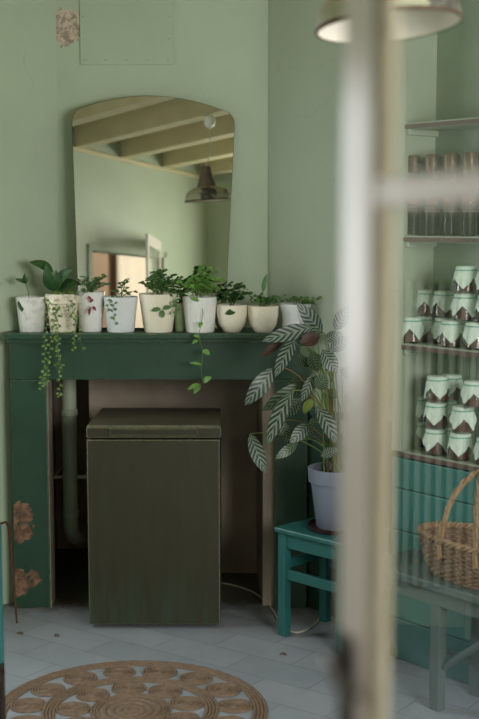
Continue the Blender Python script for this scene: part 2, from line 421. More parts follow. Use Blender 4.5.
# beams run askew from the front wall
BD_ = Vector((.47, .883, 0)).normalized(); be, bn = BD_.x*EX+BD_.y*EY, -BD_.x*EY+BD_.y*EX
LL0 = (.32*EX+2.6*EY) - be/bn*((-.32*EY+2.6*EX)-ND)
for k in range(-6, 9):
    e0 = LL0+.62*k
    if not EL+.1 < e0 < EFAR+1.2: continue
    o_ = EN(e0, ND); ts_ = 0
    if e0 > EFAR-.08: ts_ = (EFAR-.08-e0)/be; 
    tmax = [(NR-ND)/bn]
    if be < 0: tmax.append((EL-e0)/be)
    tmax.append((YB-o_.y)/BD_.y); t1_ = min(tmax)-.03
    if t1_ < ts_+.3: continue
    bo = MB().box(ts_, t1_, -.055, .055, BB, HC+.01).build('trim_3', M['beam'], bevel=.004); bo.location = o_; bo.rotation_euler = (0, 0, math.atan2(BD_.y, BD_.x)); struct(bo)
rotobj(struct(MB().box(EL, EFAR, ND-.005, ND+.025, BB-.03, BB).build('trim_4', M['beam'], bevel=.003)))
# hall behind the doorway
rotobj(struct(MB().box(-2.6, 4.6, -1.75, -1.67, 0, 2.9).build('wall_hall', M['hall'])))
b = MB(); nf = 60; pv = []
for i in range(nf+1):
    e = 2.25+1.9*i/nf; pv.append((e, -1.58+.03*math.sin(i*.9)))
bb = len(b.v)
for z in (.05, 2.3):
    for p in pv: b.v.append(Vector((p[0], p[1], z)))
for i in range(nf): b.face([bb+i, bb+i+1, bb+nf+2+i, bb+nf+1+i])
cu = b.build('curtain', M['curtain'], smooth=True); rotobj(cu); tag(cu, 'pale sheer curtain in the hall, seen bright in the mirror', 'curtain')
cu.modifiers.new('thick', 'SOLIDIFY').thickness = .004

# nailed board above the mirror
t0 = thing('wall_board', 'painted board nailed to the wall above the mirror, upper left', 'panel', (-.5, YB, 0))
pl, pr = W(80, 30, YB).x+.5, W(173, 30, YB).x+.5; zb = W(120, 65, YB).z
MB().box(pl, pr, -.008, 0, zb, HC-.002).build('board', M['panel'], t0, bevel=.002)
np_ = [(pl+.02+(pr-pl-.04)*i/4, zb+.02) for i in range(5)]+[(x, zb+.02+.09*i) for i in range(1, 5) for x in (pl+.015, pr-.015)]
for x, z in np_: MB().lathe([(.0045, 0), (.0045, .002), (.002, .004)], 10, (x, -.008, z), mt=Matrix.Rotation(R(90), 3, 'X')).build('nail', M['pipe'], t0)

# ------------------------------------------------------------------ mantelpiece
MZ = 1.19
t0 = thing('mantelpiece', 'dark green painted wooden mantelpiece with chipped legs around the hearth', 'mantelpiece', (-.33, 5.2, 0))
def Lp(poly): return [(x+.33, y-5.2) for x, y in poly]
MB().prism(Lp([(-.985, 5.045), (.335, 5.045), (.335, 5.07), (.126, 5.336), (-.787, 5.336), (-.985, 5.172)]), MZ-.022, MZ).build('shelf', [M['mantel'], M['mantel_edge']], t0, bevel=.004)
MB().prism(Lp([(-.972, 5.072), (.318, 5.072), (.31, 5.085), (.25, 5.15), (.25, 5.12), (-.972, 5.12)]), MZ-.042, MZ-.022).build('moulding', [M['mantel'], M['mantel_edge']], t0, bevel=.004)
MB().box(-.966+.33, .29+.33, 5.097-5.2, 5.118-5.2, .99, MZ-.042).build('frieze', [M['mantel'], M['mantel_edge']], t0, bevel=.003)
def leg_mat_parent(poly, z1):
    return MB().prism(Lp(poly), 0, z1).build('leg', [M['mantel'], M['mantel_edge']], t0, bevel=.004)
l1 = leg_mat_parent([(-.966, 5.09), (-.812, 5.09), (-.812, 5.2), (-.95, 5.19), (-.966, 5.178)], .99)
l1['label'] = 'left leg with paint flaked off near the floor'
leg_mat_parent([(.148, 5.09), (.288, 5.09), (.288, 5.12), (.2, 5.19), (.148, 5.19)], .99)
MB().box(-.8125+.33, -.808+.33, -.104, 0, 0, .988).build('leg_lining', M['mantel2'], t0)['label'] = 'bare pinkish inner side of left leg'

# pipe
px_ = W(70, 470, 5.5); t0 = thing('drain_pipe', 'green painted drain pipe standing inside the hearth left of the fridge', 'pipe', (px_.x, 5.5, 0))
b = MB(); b.tube([(0, 0, 1.0), (0, 0, .34), (0, 0, .24), (.01, .03, .2), (.02, .08, .18), (.03, .27, .17)], .034, 20)
b.build('pipe', M['pipe'], t0, smooth=True)
for z in (.36, .83):
    MB().lathe([(.035, 0), (.039, .004), (.039, .03), (.035, .034)], 20, (0, 0, z-.06)).build('socket', M['pipe'], t0, smooth=True)
b = MB(); b.lathe([(.036, 0), (.038, .0), (.038, .018), (.036, .018)], 20, (0, 0, .48))
b.box(-.075, -.035, -.006, .012, .482, .496); b.box(.035, .075, -.006, .012, .482, .496)
for s in (-1, 1):
    b.lathe([(.01, -.008), (.01, .008)], 10, (s*.068, -.004, .489), mt=Matrix.Rotation(R(90), 3, 'X'))
    b.box(s*.068-.004, s*.068+.004, 0, .28, .485, .493)
b.build('clamp', M['pipe'], t0)

# ------------------------------------------------------------------ fridge
x0 = W(88.3, 430, 4.87).x; x1 = W(221.8, 430, 4.87).x; xc = (x0+x1)/2; hw = (x1-x0)/2
t0 = thing('fridge', 'small fridge painted dark olive green standing in the hearth', 'fridge', (xc-.003, 4.83, 0))
MB().box(-hw+.004, hw-.006, .045, .47, .012, .795).build('cabinet', [M['fridge'], M['fridge_edge']], t0, bevel=.004)
MB().box(-hw, hw-.004, 0, .04, .015, .782).build('door', [M['fridge'], M['fridge_edge']], t0, bevel=.005)
MB().box(-hw+.01, hw-.01, .036, .05, .02, .79).build('door_seal', M['fridgedark'], t0)
b = MB()  # handle strip
b.box(-hw, hw, -.002, .04, .789, .832)
b.build('top_trim', [M['fridge'], M['fridge_edge']], t0, bevel=.004)
b = MB(); b.box(-hw*.66, hw*.66, -.010, .0, .796, .803); b.box(-hw*.66, hw*.66, -.010, .0, .821, .827); b.box(-hw*.66, -hw*.66+.006, -.010, .0, .796, .827); b.box(hw*.66-.006, hw*.66, -.010, .0, .796, .827)
b.build('handle', [M['fridge'], M['fridge_edge']], t0, bevel=.0015)
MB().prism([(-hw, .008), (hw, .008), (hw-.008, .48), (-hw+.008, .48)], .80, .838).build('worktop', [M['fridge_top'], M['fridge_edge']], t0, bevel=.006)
for x in (-hw+.05, hw-.05):
    for y in (.07, .43): MB().lathe([(.018, 0), (.018, .014)], 12, (x, y, 0)).build('foot', M['fridgedark'], t0)

# ------------------------------------------------------------------ mirror
def mirror():
    LEAN, YAW = R(2.8), R(5.45)
    t0 = thing('mirror', 'frameless arched mirror leaning on the wall above the mantelpiece', 'mirror')
    H = .985; out = []
    hb, ht = .311, .344
    def sx(z): return hb+(ht-hb)*min(1, z/(H*.865))
    out.append((-hb, 0)); out.append((hb, 0)); out.append((sx(.5), .5)); out.append((ht, H*.865)); 
    # right shoulder arc and shallow arch
    pts = []
    for i in range(0, 13):
        a = i/12
        pts.append((ht-.0005-.052*(1-math.cos(a*PI/2*.9)), H*.885+.058*math.sin(a*PI/2*.9)))
    arch = []
    xs, zs = pts[-1]
    for i in range(1, 25):
        x = xs*(1-2*i/25); arch.append((x, zs+(H-zs)*(1-(x/xs)**2)))
    full = out + pts + arch + [(-x, z) for x, z in reversed(pts)] + [(-ht, H*.865), (-sx(.5), .5)]
    b = MB(); n = len(full)
    for y in (0, .006):
        for x, z in full: b.v.append(Vector((x, y, z)))
    b.face(list(range(n)))
    g = b.build('mirror_glass', M['mirror'], t0)
    b2 = MB()
    for y in (-.0005, .008):
        for x, z in full: b2.v.append(Vector((x*1.004, y, z+(.001 if z > 0 else 0))))
    for i in range(n): j = (i+1) % n; b2.face([i, j, n+j, n+i])
    b2.face([n+i for i in reversed(range(n))])
    b2.build('backing', M['mirroredge'], t0)
    # rotate: yaw then lean back (top towards the wall)
    t0.rotation_mode = 'XYZ'
    m = Matrix.Rotation(YAW, 4, 'Z') @ Matrix.Rotation(-LEAN, 4, 'X') @ Matrix.Rotation(R(.9), 4, 'Y')
    c = W(153, 300, 5.22)
    m.translation = (c.x-.004, 5.225, MZ+.008)
    t0.matrix_world = m
mirror()

# ------------------------------------------------------------------ potted plants
UP = Vector((0, 0, 1))
def rnd(a, b): return random.uniform(a, b)
def pot_shape(kind, rt, rb, h):
    if kind == 'bowl': prof = [(rb*.75, 0), (rb*.95, .01*1), (rb+(rt-rb)*.55, h*.3), (rt*.97, h*.65), (rt, h)]
    elif kind == 'rim': prof = [(rb, 0), (rb*1.02, .004), (rt*.9, h*.74), (rt*.98, h*.76), (rt, h*.8), (rt*.97, h*.86), (rt, h*.92), (rt*.99, h)]
    elif kind == 'waist': prof = [(rb, 0), (rb*.92, h*.35), (rb*.95, h*.7), (rt, h)]
    else: prof = [(rb*.97, 0), (rb, .004), (rt, h)]
    o = prof; r = prof[-1][0]
    return o+[(r-.005, h+.001), (r-.008, h-.02), (r-.01, h-.025)]
def sprig(st, lf, p0, p1, n, L, wd, sag=0.0, lmat=None, start=.42, tipl=True, out=None):
    p0 = Vector(p0); p1 = Vector(p1); pts = []
    for i in range(9):
        u = i/8; p = p0.lerp(p1, u); p.z += math.sin(PI*u)*sag; p += Vector((rnd(-1, 1), rnd(-1, 1), 0))*.002; pts.append(p)
    st.tube(pts, [.0016]*8+[.0008], 5)
    for i in range(n):
        u = start+(1-start)*i/max(1, n-1)
        k = min(7, int(u*8)); f = u*8-k; p = pts[k].lerp(pts[k+1], f)
        a = i*2.4+rnd(-.5, .5)
        d = Vector((math.cos(a), math.sin(a)*.8-.25, rnd(-.25, .55))).normalized()
        l = L*rnd(.9, 1.35)
        q = p+d*l
        if q.y > 5.2: d.y = -abs(d.y); q = p+d*l
        lf.leaf(p+d*.004, q, UP+Vector((0, -.7, 0))+Vector((rnd(-.4, .4), 0, 0)), wd*rnd(1.0, 1.4), rnd(-.05, .2), .3, 5)
def potted(name, label, px, half_t, half_b, ytop, ybot, yd, kind, mat, soil='soil', seg=36, ribs=0):
    base = W(px, ybot, yd); x = base.x; s = yd/1.0/F*1.01
    h = W(px, ytop, yd).z-MZ
    t0 = thing(name, label, 'potted plant', (x, yd, MZ+.001), 0, 'potted plants in a row on the mantelpiece')
    fn = None
    if ribs: fn = lambda r, z, a: (r*(1+.012*math.cos(a*ribs)), z)
    MB().lathe(pot_shape(kind, half_t*s, half_b*s, h), seg, fn=fn, capt=False).build('pot', M[mat], t0, smooth=True)
    MB().lathe([(half_t*s-.011, h-.022), (half_t*s*.5, h-.014), (.001, h-.012)], 20, capb=False).build('soil', M[soil], t0, smooth=True)
    return t0, x, h, half_t*s
def fin(t0, st, lf, lm, extra=None):
    if st.v: 
        st.v = [p-t0.location for p in st.v]; st.build('stems', M['stem'], t0, smooth=True)
    lf.v = [p-t0.location for p in lf.v]; lf.build('foliage', M[lm], t0, smooth=True, angle=80)
    if extra:
        for mb, nm, mt in extra: mb.v = [p-t0.location for p in mb.v]; mb.build(nm, M[mt], t0, smooth=True, angle=80)

# 1 small pothos sprig in rough white pot
t0, x, h, r = potted('potted_plant', 'rough white pot at the left end of the mantel with one short sprig', 32, 15.5, 12, 297, 331, 5.14, 'straight', 'pot_rough')
st, lf = MB(), MB(); zt = MZ+h
st.tube([(x-.01, 5.14, zt-.02), (x-.012, 5.13, zt+.03), W(25, 282, 5.12)], .0018, 6)
for bse, tp, w in (((26, 283), (15, 279), .018), ((25, 283), (25, 273), .018), ((26, 284), (29, 276), .014), ((22, 298), (22, 312), .034)):
    lf.leaf(W(*bse, 5.11), W(*tp, 5.085), (0, -1, .5), w, .15, .2, 7)
fin(t0, st, lf, 'lf_dark')
# 2 broad leaves + string of small leaves in crackled pot
t0, x, h, r = potted('potted_plant', 'crackled cream pot with a banded rim, broad dark leaves and a long trailing vine', 63, 17, 12.5, 294, 331, 5.13, 'rim', 'pot_crackle')
st, lf, tr, ts = MB(), MB(), MB(), MB()
big = [((53, 272), (29, 262), .042), ((51, 290), (46, 264), .04), ((57, 289), (73, 270), .052), ((58, 291), (79, 283), .06), ((60, 286), (66, 268), .04), ((53, 291), (56, 270), .045)]
for bse, tp, w in big:
    dz = rnd(5.08, 5.15)
    st.tube([(x+rnd(-.02, .02), 5.14, MZ+h-.02), W(bse[0], bse[1]+3, 5.13), W(*bse, 5.12)], .002, 6)
    L = MB(); L.leaf(W(*bse, 5.12), W(*tp, dz), (rnd(-.3, .3), -.8, .8), w*1.2, .12, .2, 10, .75)
    L.v = [p-t0.location for p in L.v]; L.build('leaf', M['lf_dark'], t0, smooth=True, angle=80)
def trail(pts, n, L, w, ylist):
    P = [W(a, b_, ylist[min(i, len(ylist)-1)]) for i, (a, b_) in enumerate(pts)]
    Q = []
    for i in range(len(P)-1):
        for k in range(6): Q.append(P[i].lerp(P[i+1], k/6)+Vector((rnd(-1, 1), rnd(-1, 1), rnd(-1, 1)))*.0015)
    Q.append(P[-1]); return Q
def vine(ts, tr, Q, n, L, w, rr=.0009):
    ts.tube(Q, rr, 5)
    for i in range(n):
        k = (i+.5)/n*(len(Q)-1); j = int(k); p = Q[j].lerp(Q[min(j+1, len(Q)-1)], k-j)
        sd = 1 if i % 2 else -1
        d = Vector((sd*rnd(.4, 1), rnd(-.9, .05), rnd(-.5, .5))).normalized()
        tr.leaf(p, p+d*L*rnd(.7, 1.2), (rnd(-.3, .3), -1, .5), w*rnd(.8, 1.2), .1, .2, 4)
for pts, n in (([(50, 300), (47, 318), (45, 345), (44, 372), (41, 390)], 30), ([(56, 300), (55, 320), (50, 345), (48, 368), (46, 386)], 30), ([(58, 300), (58, 330), (58, 350), (60, 378)], 24), ([(72, 300), (75, 316), (75, 335), (74, 351)], 20),
               ([(58, 303), (54, 325), (58, 352), (63, 372)], 16), ([(66, 300), (70, 314), (78, 322), (83, 352)], 12), ([(56, 362), (60, 380), (60, 393), (58, 397)], 10)):
    vine(ts, tr, trail(pts, n, 0, 0, [5.08, 5.035, 5.02, 5.02, 5.02]), int(n*.85), .016, .013)
for i in range(26): 
    a = rnd(0, 2*PI); p = Vector((x+r*.8*math.cos(a), 5.13+r*.8*math.sin(a), MZ+h)); tr.leaf(p, p+Vector((rnd(-1, 1)*.014, -.01, rnd(0, .016))), (0, -1, 1), .012, .1, .2, 4)
st.v = [p-t0.location for p in st.v]; st.build('stems', M['stem'], t0, smooth=True)
ts.v = [p-t0.location for p in ts.v]; tr.v = [p-t0.location for p in tr.v]
ts.build('vine_stems', M['stem'], t0, smooth=True); tr.build('trailing_foliage', M['lf_trail'], t0, smooth=True, angle=80)
# 3 wandering plant with maroon leaves
t0, x, h, r = potted('potted_plant', 'greyish white pot of grey-green sprigs with a few maroon leaves', 91, 14, 10.5, 292, 330, 5.15, 'straight', 'pot_white')
st, lf, rd = MB(), MB(), MB()
c = (x, 5.15, MZ+h-.01)
for tp, n in (((78, 281), 6), ((84, 278), 6), ((92, 283), 6), ((98, 279), 6), ((105, 276), 7), ((108, 285), 5), ((88, 286), 5), ((81, 296), 5), ((86, 308), 6), ((80, 318), 5), ((97, 290), 5)):
    sprig(st, lf, c, W(*tp, rnd(5.07, 5.13)), n, .024, .012, .015)
for bse, tp in (((88, 296), (92, 301)), ((90, 307), (89, 316)), ((93, 306), (96, 311)), ((93, 299), (90, 303))): rd.leaf(W(*bse, 5.08), W(*tp, 5.07), (0, -1, .3), .012, .1, .2, 5)
fin(t0, st, lf, 'lf_grey', [(rd, 'maroon_leaves', 'lf_red')])
# 4 ivy sprig
t0, x, h, r = potted('potted_plant', 'bluish white glazed pot with a thin trailing sprig, fourth from the left end', 121, 17, 13.5, 297, 333, 5.13, 'straight', 'pot_blue')
st, lf, rd = MB(), MB(), MB(); c = (x, 5.13, MZ+h-.01)
for tp, n in (((128, 279), 8), ((116, 292), 5), ((133, 292), 4), ((122, 284), 6)): sprig(st, lf, c, W(*tp, rnd(5.08, 5.12)), n, .022, .014, .01)
vine(st, lf, trail([(119, 296), (114, 303), (113, 312), (116, 325)], 0, 0, 0, [5.09, 5.065, 5.06]), 10, .02, .013)
vine(st, lf, trail([(115, 296), (110, 300), (107, 312)], 0, 0, 0, [5.09, 5.065, 5.06]), 6, .018, .012)
fin(t0, st, lf, 'lf_grey')
# 5 bushy, red pebbles
t0, x, h, r = potted('potted_plant', 'wide cream pot with reddish soil and a bushy green plant left of the mirror middle', 158.5, 18.5, 14, 294, 333, 5.125, 'straight', 'pot_cream', 'clay')
st, lf = MB(), MB(); c = (x, 5.125, MZ+h-.012)
for tp, n in (((143, 283), 8), ((149, 277), 9), ((157, 272), 10), ((163, 271), 10), ((171, 276), 9), ((176, 282), 9), ((152, 286), 8), ((166, 284), 9), ((183, 278), 8), ((178, 290), 8), ((160, 280), 8)): sprig(st, lf, c, W(*tp, rnd(5.07, 5.16)), n, .025, .017, .01)
for bse, tp, w in (((161, 309), (151, 311), .02), ((163, 309), (172, 307), .02), ((162, 310), (163, 318), .022), ((174, 300), (174, 306), .016)): lf.leaf(W(*bse, 5.05), W(*tp, 5.045), (0, -1, .5), w, .1, .2, 6)
vine(st, lf, trail([(172, 294), (177, 305), (176, 316)], 0, 0, 0, [5.08, 5.05]), 5, .022, .016)
fin(t0, st, lf, 'lf_mid')
# small pale green pot behind
t0, x, h, r = potted('potted_plant', 'small pale green pot half hidden between a cream and a ribbed white pot', 181, 8, 6.5, 303, 331, 5.17, 'straight', 'pot_green')
st, lf = MB(), MB(); c = (x, 5.17, MZ+h-.01)
for tp in ((178, 292), (184, 290), (181, 286)): sprig(st, lf, c, W(*tp, 5.14), 6, .022, .015, .01)
fin(t0, st, lf, 'lf_mid')
# 6 bright bushy, ribbed pot, long vine
t0, x, h, r = potted('potted_plant', 'ribbed white pot with bright green leaves and one vine hanging below the shelf', 200, 17, 14, 297, 334, 5.12, 'straight', 'pot_white', seg=96, ribs=24)
st, lf = MB(), MB(); c = (x, 5.12, MZ+h-.012)
for tp, n in (((188, 287), 6), ((193, 279), 7), ((198, 272), 8), ((205, 268), 8), ((212, 270), 7), ((218, 280), 6), ((207, 283), 7), ((200, 285), 7), ((184, 282), 5), ((213, 290), 6)): sprig(st, lf, c, W(*tp, rnd(5.07, 5.15)), n, .03, .022, .01)
Q = trail([(202, 297), (203, 315), (199, 335), (203, 352), (201, 368), (202, 378)], 0, 0, 0, [5.07, 5.045, 5.02, 5.02, 5.02])
st.tube(Q, .0012, 5)
for bse, tp, w in (((199, 301), (189, 298), .02), ((202, 322), (199, 328), .018), ((200, 337), (193, 336), .018), ((203, 350), (210, 355), .024), ((202, 365), (189, 363), .014), ((203, 382), (212, 377), .026), ((200, 384), (187, 390), .02), ((200, 384), (194, 394), .026), ((198, 340), (192, 344), .016)):
    lf.leaf(W(*bse, 5.02), W(*tp, 5.0), (0, -1, .5), w, .12, .2, 6)
st.tube([Q[-1], W(203, 384, 5.02), W(197, 386, 5.01)], .0012, 5)
fin(t0, st, lf, 'lf_bright')
# 7
t0, x, h, r = potted('potted_plant', 'rounded cream pot with dark small leaves beside the ribbed white pot', 232, 15.5, 10.5, 305, 335, 5.115, 'bowl', 'pot_cream')
st, lf = MB(), MB(); c = (x, 5.115, MZ+h-.012)
for tp, n in (((222, 293), 7), ((226, 286), 7), ((234, 283), 7), ((240, 286), 7), ((244, 293), 7), ((232, 292), 7), ((219, 300), 6), ((238, 298), 6), ((228, 299), 6), ((246, 287), 5)): sprig(st, lf, c, W(*tp, rnd(5.07, 5.15)), n, .026, .02, .01)
lf.leaf(W(236, 311, 5.055), W(225, 314, 5.05), (0, -1, .4), .026, .1, .2, 6)
fin(t0, st, lf, 'lf_dark')
# 8
t0, x, h, r = potted('potted_plant', 'rounded cream pot with one upright leaf, next to the striped plant', 263, 15.5, 11, 306, 335, 5.11, 'bowl', 'pot_cream')
st, lf = MB(), MB(); c = (x, 5.11, MZ+h-.012)
for tp, n in (((254, 302), 6), ((258, 296), 6), ((268, 300), 6), ((275, 298), 6), ((281, 298), 6), ((264, 304), 6), ((248, 296), 4), ((286, 302), 4)): sprig(st, lf, c, W(*tp, rnd(5.06, 5.13)), n, .024, .02, .01)
lf.leaf(W(263, 292, 5.1), W(267, 274, 5.09), (-.5, -1, 0), .022, .05, .2, 8); st.tube([c, W(262, 298, 5.1), W(263, 292, 5.1)], .0016, 5)
fin(t0, st, lf, 'lf_mid')
# 9
t0, x, h, r = potted('potted_plant', 'waisted white pot at the right end of the mantel, partly behind striped leaves', 295, 16.5, 14, 304, 335, 5.125, 'waist', 'pot_blue')
st, lf = MB(), MB(); c = (x, 5.12, MZ+h-.012)
for tp, n in (((300, 299), 6), ((310, 300), 6), ((318, 305), 6), ((290, 300), 5), ((313, 315), 6)): sprig(st, lf, c, W(*tp, rnd(5.06, 5.09)), n, .02, .016, .012)
st.tube([c, W(313, 301, 5.08), W(323, 297, 5.07)], .001, 5); lf.leaf(W(316, 300, 5.07), W(323, 296, 5.07), (0, -1, .3), .012, .1, .2, 5)
fin(t0, st, lf, 'lf_mid')

# ------------------------------------------------------------------ stool
SA = R(-45); sc = Vector((.376, 4.73, 0))
t0 = thing('stool', 'teal painted wooden stool holding the striped plant', 'stool', sc, SA)
SH = .445; sx_, sy_ = .185, .155
MB().box(-sx_, sx_, -sy_, sy_, SH-.022, SH).build('seat', M['teal'], t0, bevel=.006)
for sx2 in (-1, 1):
    for sy2 in (-1, 1):
        cx, cy = sx2*(sx_-.032), sy2*(sy_-.03)
        MB().box(cx-.019, cx+.019, cy-.019, cy+.019, 0, SH-.022).build('leg', M['teal'], t0, bevel=.003)
for sy2 in (-1, 1):
    MB().box(-sx_+.05, sx_-.05, sy2*(sy_-.03)-.009, sy2*(sy_-.03)+.009, SH-.082, SH-.022).build('apron', M['teal'], t0, bevel=.002)
    MB().box(-sx_+.05, sx_-.05, sy2*(sy_-.03)-.009, sy2*(sy_-.03)+.009, .235, .275).build('stretcher', M['teal'], t0, bevel=.002)
for sx2 in (-1, 1):
    MB().box(sx2*(sx_-.032)-.009, sx2*(sx_-.032)+.009, -sy_+.048, sy_-.048, SH-.082, SH-.022).build('apron', M['teal'], t0, bevel=.002)
    MB().box(sx2*(sx_-.032)-.009, sx2*(sx_-.032)+.009, -sy_+.048, sy_-.048, .275, .31).build('stretcher', M['teal'], t0, bevel=.002)

# ------------------------------------------------------------------ calathea
pc = Vector((.385, 4.72, SH))
t0 = thing('potted_calathea', 'large plant with silver striped leaves in a grey pot on the teal stool', 'potted plant', pc)
MB().lathe([(.10, .001), (.115, .003), (.12, .018), (.116, .02), (.108, .008), (.001, .006)], 40, capt=False).build('saucer', M['saucer'], t0, smooth=True)
MB().lathe([(.078, .009), (.081, .012), (.104, .19), (.113, .192), (.117, .245), (.113, .248), (.108, .244), (.104, .2)], 48, capt=False).build('pot', M['pot_grey'], t0, smooth=True)
MB().lathe([(.104, .215), (.05, .222), (.001, .224)], 24, capb=False).build('soil', M['soil'], t0, smooth=True)
cl = [((322, 333), (297, 303), 15, 4.74, 'cal'), ((313, 327), (262, 341), 15, 4.68, 'cal'), ((296, 338), (275, 377), 14, 4.66, 'cal'), ((274, 368), (245, 405), 17, 4.64, 'cal'),
      ((304, 383), (262, 411), 14, 4.70, 'cal2'), ((293, 391), (267, 446), 15, 4.62, 'cal'), ((315, 373), (301, 402), 10, 4.63, 'cal'), ((250, 434), (265, 473), 14, 4.68, 'cal'),
      ((310, 423), (290, 443), 13, 4.64, 'cal'), ((282, 421), (290, 445), 11, 4.72, 'cal2'), ((298, 442), (275, 459), 10, 4.70, 'cal2'), ((316, 406), (336, 444), 16, 4.55, 'cal'),
      ((321, 456), (338, 449), 10, 4.55, 'cal'), ((322, 350), (337, 373), 15, 4.60, 'cal'), ((316, 388), (327, 376), 15, 4.60, 'cal2'), ((312, 399), (304, 414), 9, 4.66, 'yel'),
      ((284, 340), (260, 358), 8, 4.72, 'brn'), ((319, 336), (300, 344), 14, 4.64, 'brn'), ((324, 341), (343, 333), 11, 4.68, 'cal'), ((301, 347), (309, 357), 8, 4.62, 'cal2'),
      ((313, 372), (312, 391), 9, 4.66, 'cal'), ((300, 398), (284, 418), 14, 4.76, 'cal2'), ((306, 378), (288, 386), 12, 4.78, 'cal2'), ((330, 350), (352, 338), 15, 4.70, 'cal'),
      ((340, 370), (372, 382), 16, 4.66, 'cal'), ((345, 395), (378, 420), 16, 4.60, 'cal'), ((335, 330), (350, 305), 14, 4.80, 'cal'), ((340, 420), (362, 452), 15, 4.55, 'cal'),
      ((312, 352), (318, 372), 15, 4.78, 'cal2'), ((325, 392), (338, 398), 12, 4.74, 'cal2'), ((308, 440), (312, 418), 9, 4.75, 'cal2'), ((298, 355), (312, 366), 13, 4.80, 'cal2')]
mm = {'cal': 'cal', 'cal2': 'cal2', 'yel': 'lf_yellow', 'brn': 'lf_brown'}
for i, (bp, tp, wpx, d, k) in enumerate(cl):
    bs, ti = W(*bp, d), W(*tp, d-rnd(.0, .05))
    L = MB(); L.leaf(bs, ti, (rnd(-.35, .35), -1, rnd(.2, .6)), wpx*d/F*1.08, rnd(.04, .1), .12, 14, .9)
    L.v = [p-pc for p in L.v]
    o = L.build('leaf', M[mm[k]], t0, smooth=True, angle=80)
    if k == 'brn': o['label'] = 'brown leaf'
    if k == 'yel': o['label'] = 'yellow-green leaf'
    S = MB(); a = rnd(0, 2*PI); rr = rnd(.01, .055)
    p0 = pc+Vector((rr*math.cos(a), rr*math.sin(a), .22)); p3 = bs
    hgt = max(.06, (p3.z-p0.z))
    p1 = p0+Vector(((p3.x-p0.x)*.12, (p3.y-p0.y)*.12, hgt*.55)); p2 = Vector((p3.x*.6+p0.x*.4, p3.y, p3.z+ (.03 if p3.z-p0.z > .15 else .05)))
    pts = []
    for q in range(15):
        u = q/14; pts.append(p0*(1-u)**3+p1*3*u*(1-u)**2+p2*3*u*u*(1-u)+p3*u**3)
    S.tube([p-pc for p in pts], [.0032]*5+[.0026]*5+[.002]*5, 6)
    S.build('stalk', M['stem_brown'] if i % 3 == 0 else M['stem'], t0, smooth=True)

# ------------------------------------------------------------------ cupboard shelving (built along the right wall)
NF = 3.288; E0 = -3.145; E1 = -1.7
t0 = thing('shelf_unit', 'open pale green wall shelves holding jars and tubes at the right', 'shelves', EN(E0, NF, 0), ANG)
DP = NR-.003-NF
# local: x along wall from 0, y into the wall, z up
MB().box(0, .045, 0, DP, .80, HC-.01).build('side_post', M['shelfpaint'], t0, bevel=.003)
MB().box(E1-E0-.04, E1-E0, 0, DP, .80, HC-.01).build('side_post', M['shelfpaint'], t0, bevel=.003)
SZ = [.803, 1.205, 1.60, 2.005]
for z in SZ:
    s_ = MB().box(.045, E1-E0-.04, .004, DP, z-.022, z).build('shelf_board', M['shelfpaint'], t0, bevel=.001)
    MB().box(.045, E1-E0-.04, .0, .0045, z-.021, z-.005).build('board_edge', M['shelfedge'], s_)
    if z > 1: MB().box(.046, .066, .008, DP-.01, z-.042, z-.022).build('cleat', M['shelfpaint'], s_, bevel=.002)
b = MB(); n = int((E1-E0-.085)/.032)
for i in range(n):
    xa = .045+i*.032; b.box(xa+.0015, xa+.0305, DP-.010, DP-.002, .803, 1.31)
b.box(.045, E1-E0-.04, DP-.004, DP-.001, .8, HC-.01)
b.build('back_panel', M['backboard'], t0)
# teal plank cladding under the shelves
t1 = thing('plank_panel', 'teal horizontal plank cladding under the jar shelves', 'wall panel', EN(E0, NF, 0), ANG)
zs = [.0, .16, .335, .50, .66, .776]
for i in range(len(zs)-1):
    MB().box(0.002, E1-E0, .004, .03, zs[i]+.002, zs[i+1]-.002).build('plank', M['tealplank'] if i else M['teal'], t1, bevel=.003)
MB().box(0.0, E1-E0, .03, DP, .0, .779).build('framing', M['dado'], t1)

# jars
def make_jar():
    t = thing('jam_jar', '', 'jar', (0, 0, 0))
    g = MB(); g.lathe([(.034, 0), (.0375, .003), (.0385, .01), (.0385, .066), (.034, .076), (.034, .088), (.0325, .088), (.0325, .076), (.0368, .065), (.0368, .006), (.033, .003)], 28)
    g.build('jar_glass', M['jarglass'], t, smooth=True)
    MB().lathe([(.032, .0045), (.0362, .007), (.0362, .062), (.031, .0735), (.03, .074)], 28).build('jam', M['jam'], t, smooth=True)
    # cloth: flat top, gathered at neck, hanging corners
    seg = 72; b = MB(); prof = [(.006, .0925), (.032, .092), (.0365, .089), (.0375, .080), (.0372, .076), (.0405, .070)]
    for r, z in prof:
        for k in range(seg):
            a = 2*PI*k/seg; rr = r*(1+(.02*math.cos(a*11) if z < .085 else 0)); b.v.append(Vector((rr*math.cos(a), rr*math.sin(a), z)))
    for st_ in range(1, 5):
        for k in range(seg):
            a = 2*PI*k/seg
            # square cloth corners drop low
            q = (a+.5) % (PI/2)-PI/4; drop = .012+.047*(1-abs(q)/(PI/4))**.9+.004*math.sin(a*5)
            f = st_/4; rr = .0405+.006*f+.0022*math.cos(a*11+1)*f
            b.v.append(Vector((rr*math.cos(a), rr*math.sin(a), .070-drop*f)))
    R_ = len(prof)+4
    for i in range(R_-1):
        for k in range(seg): j = (k+1) % seg; b.face([i*seg+k, i*seg+j, (i+1)*seg+j, (i+1)*seg+k])
    b.face([k for k in range(seg)])
    co = b.build('cloth_cover', M['cloth'], t, smooth=True, angle=70)
    MB().lathe([(.0372, .0765), (.0392, .077), (.0392, .0805), (.0372, .081)], 40, capb=False, capt=False).build('ribbon', M['string'], t, smooth=True)
    return t
JH = .0973
jar0 = make_jar(); first = [True]
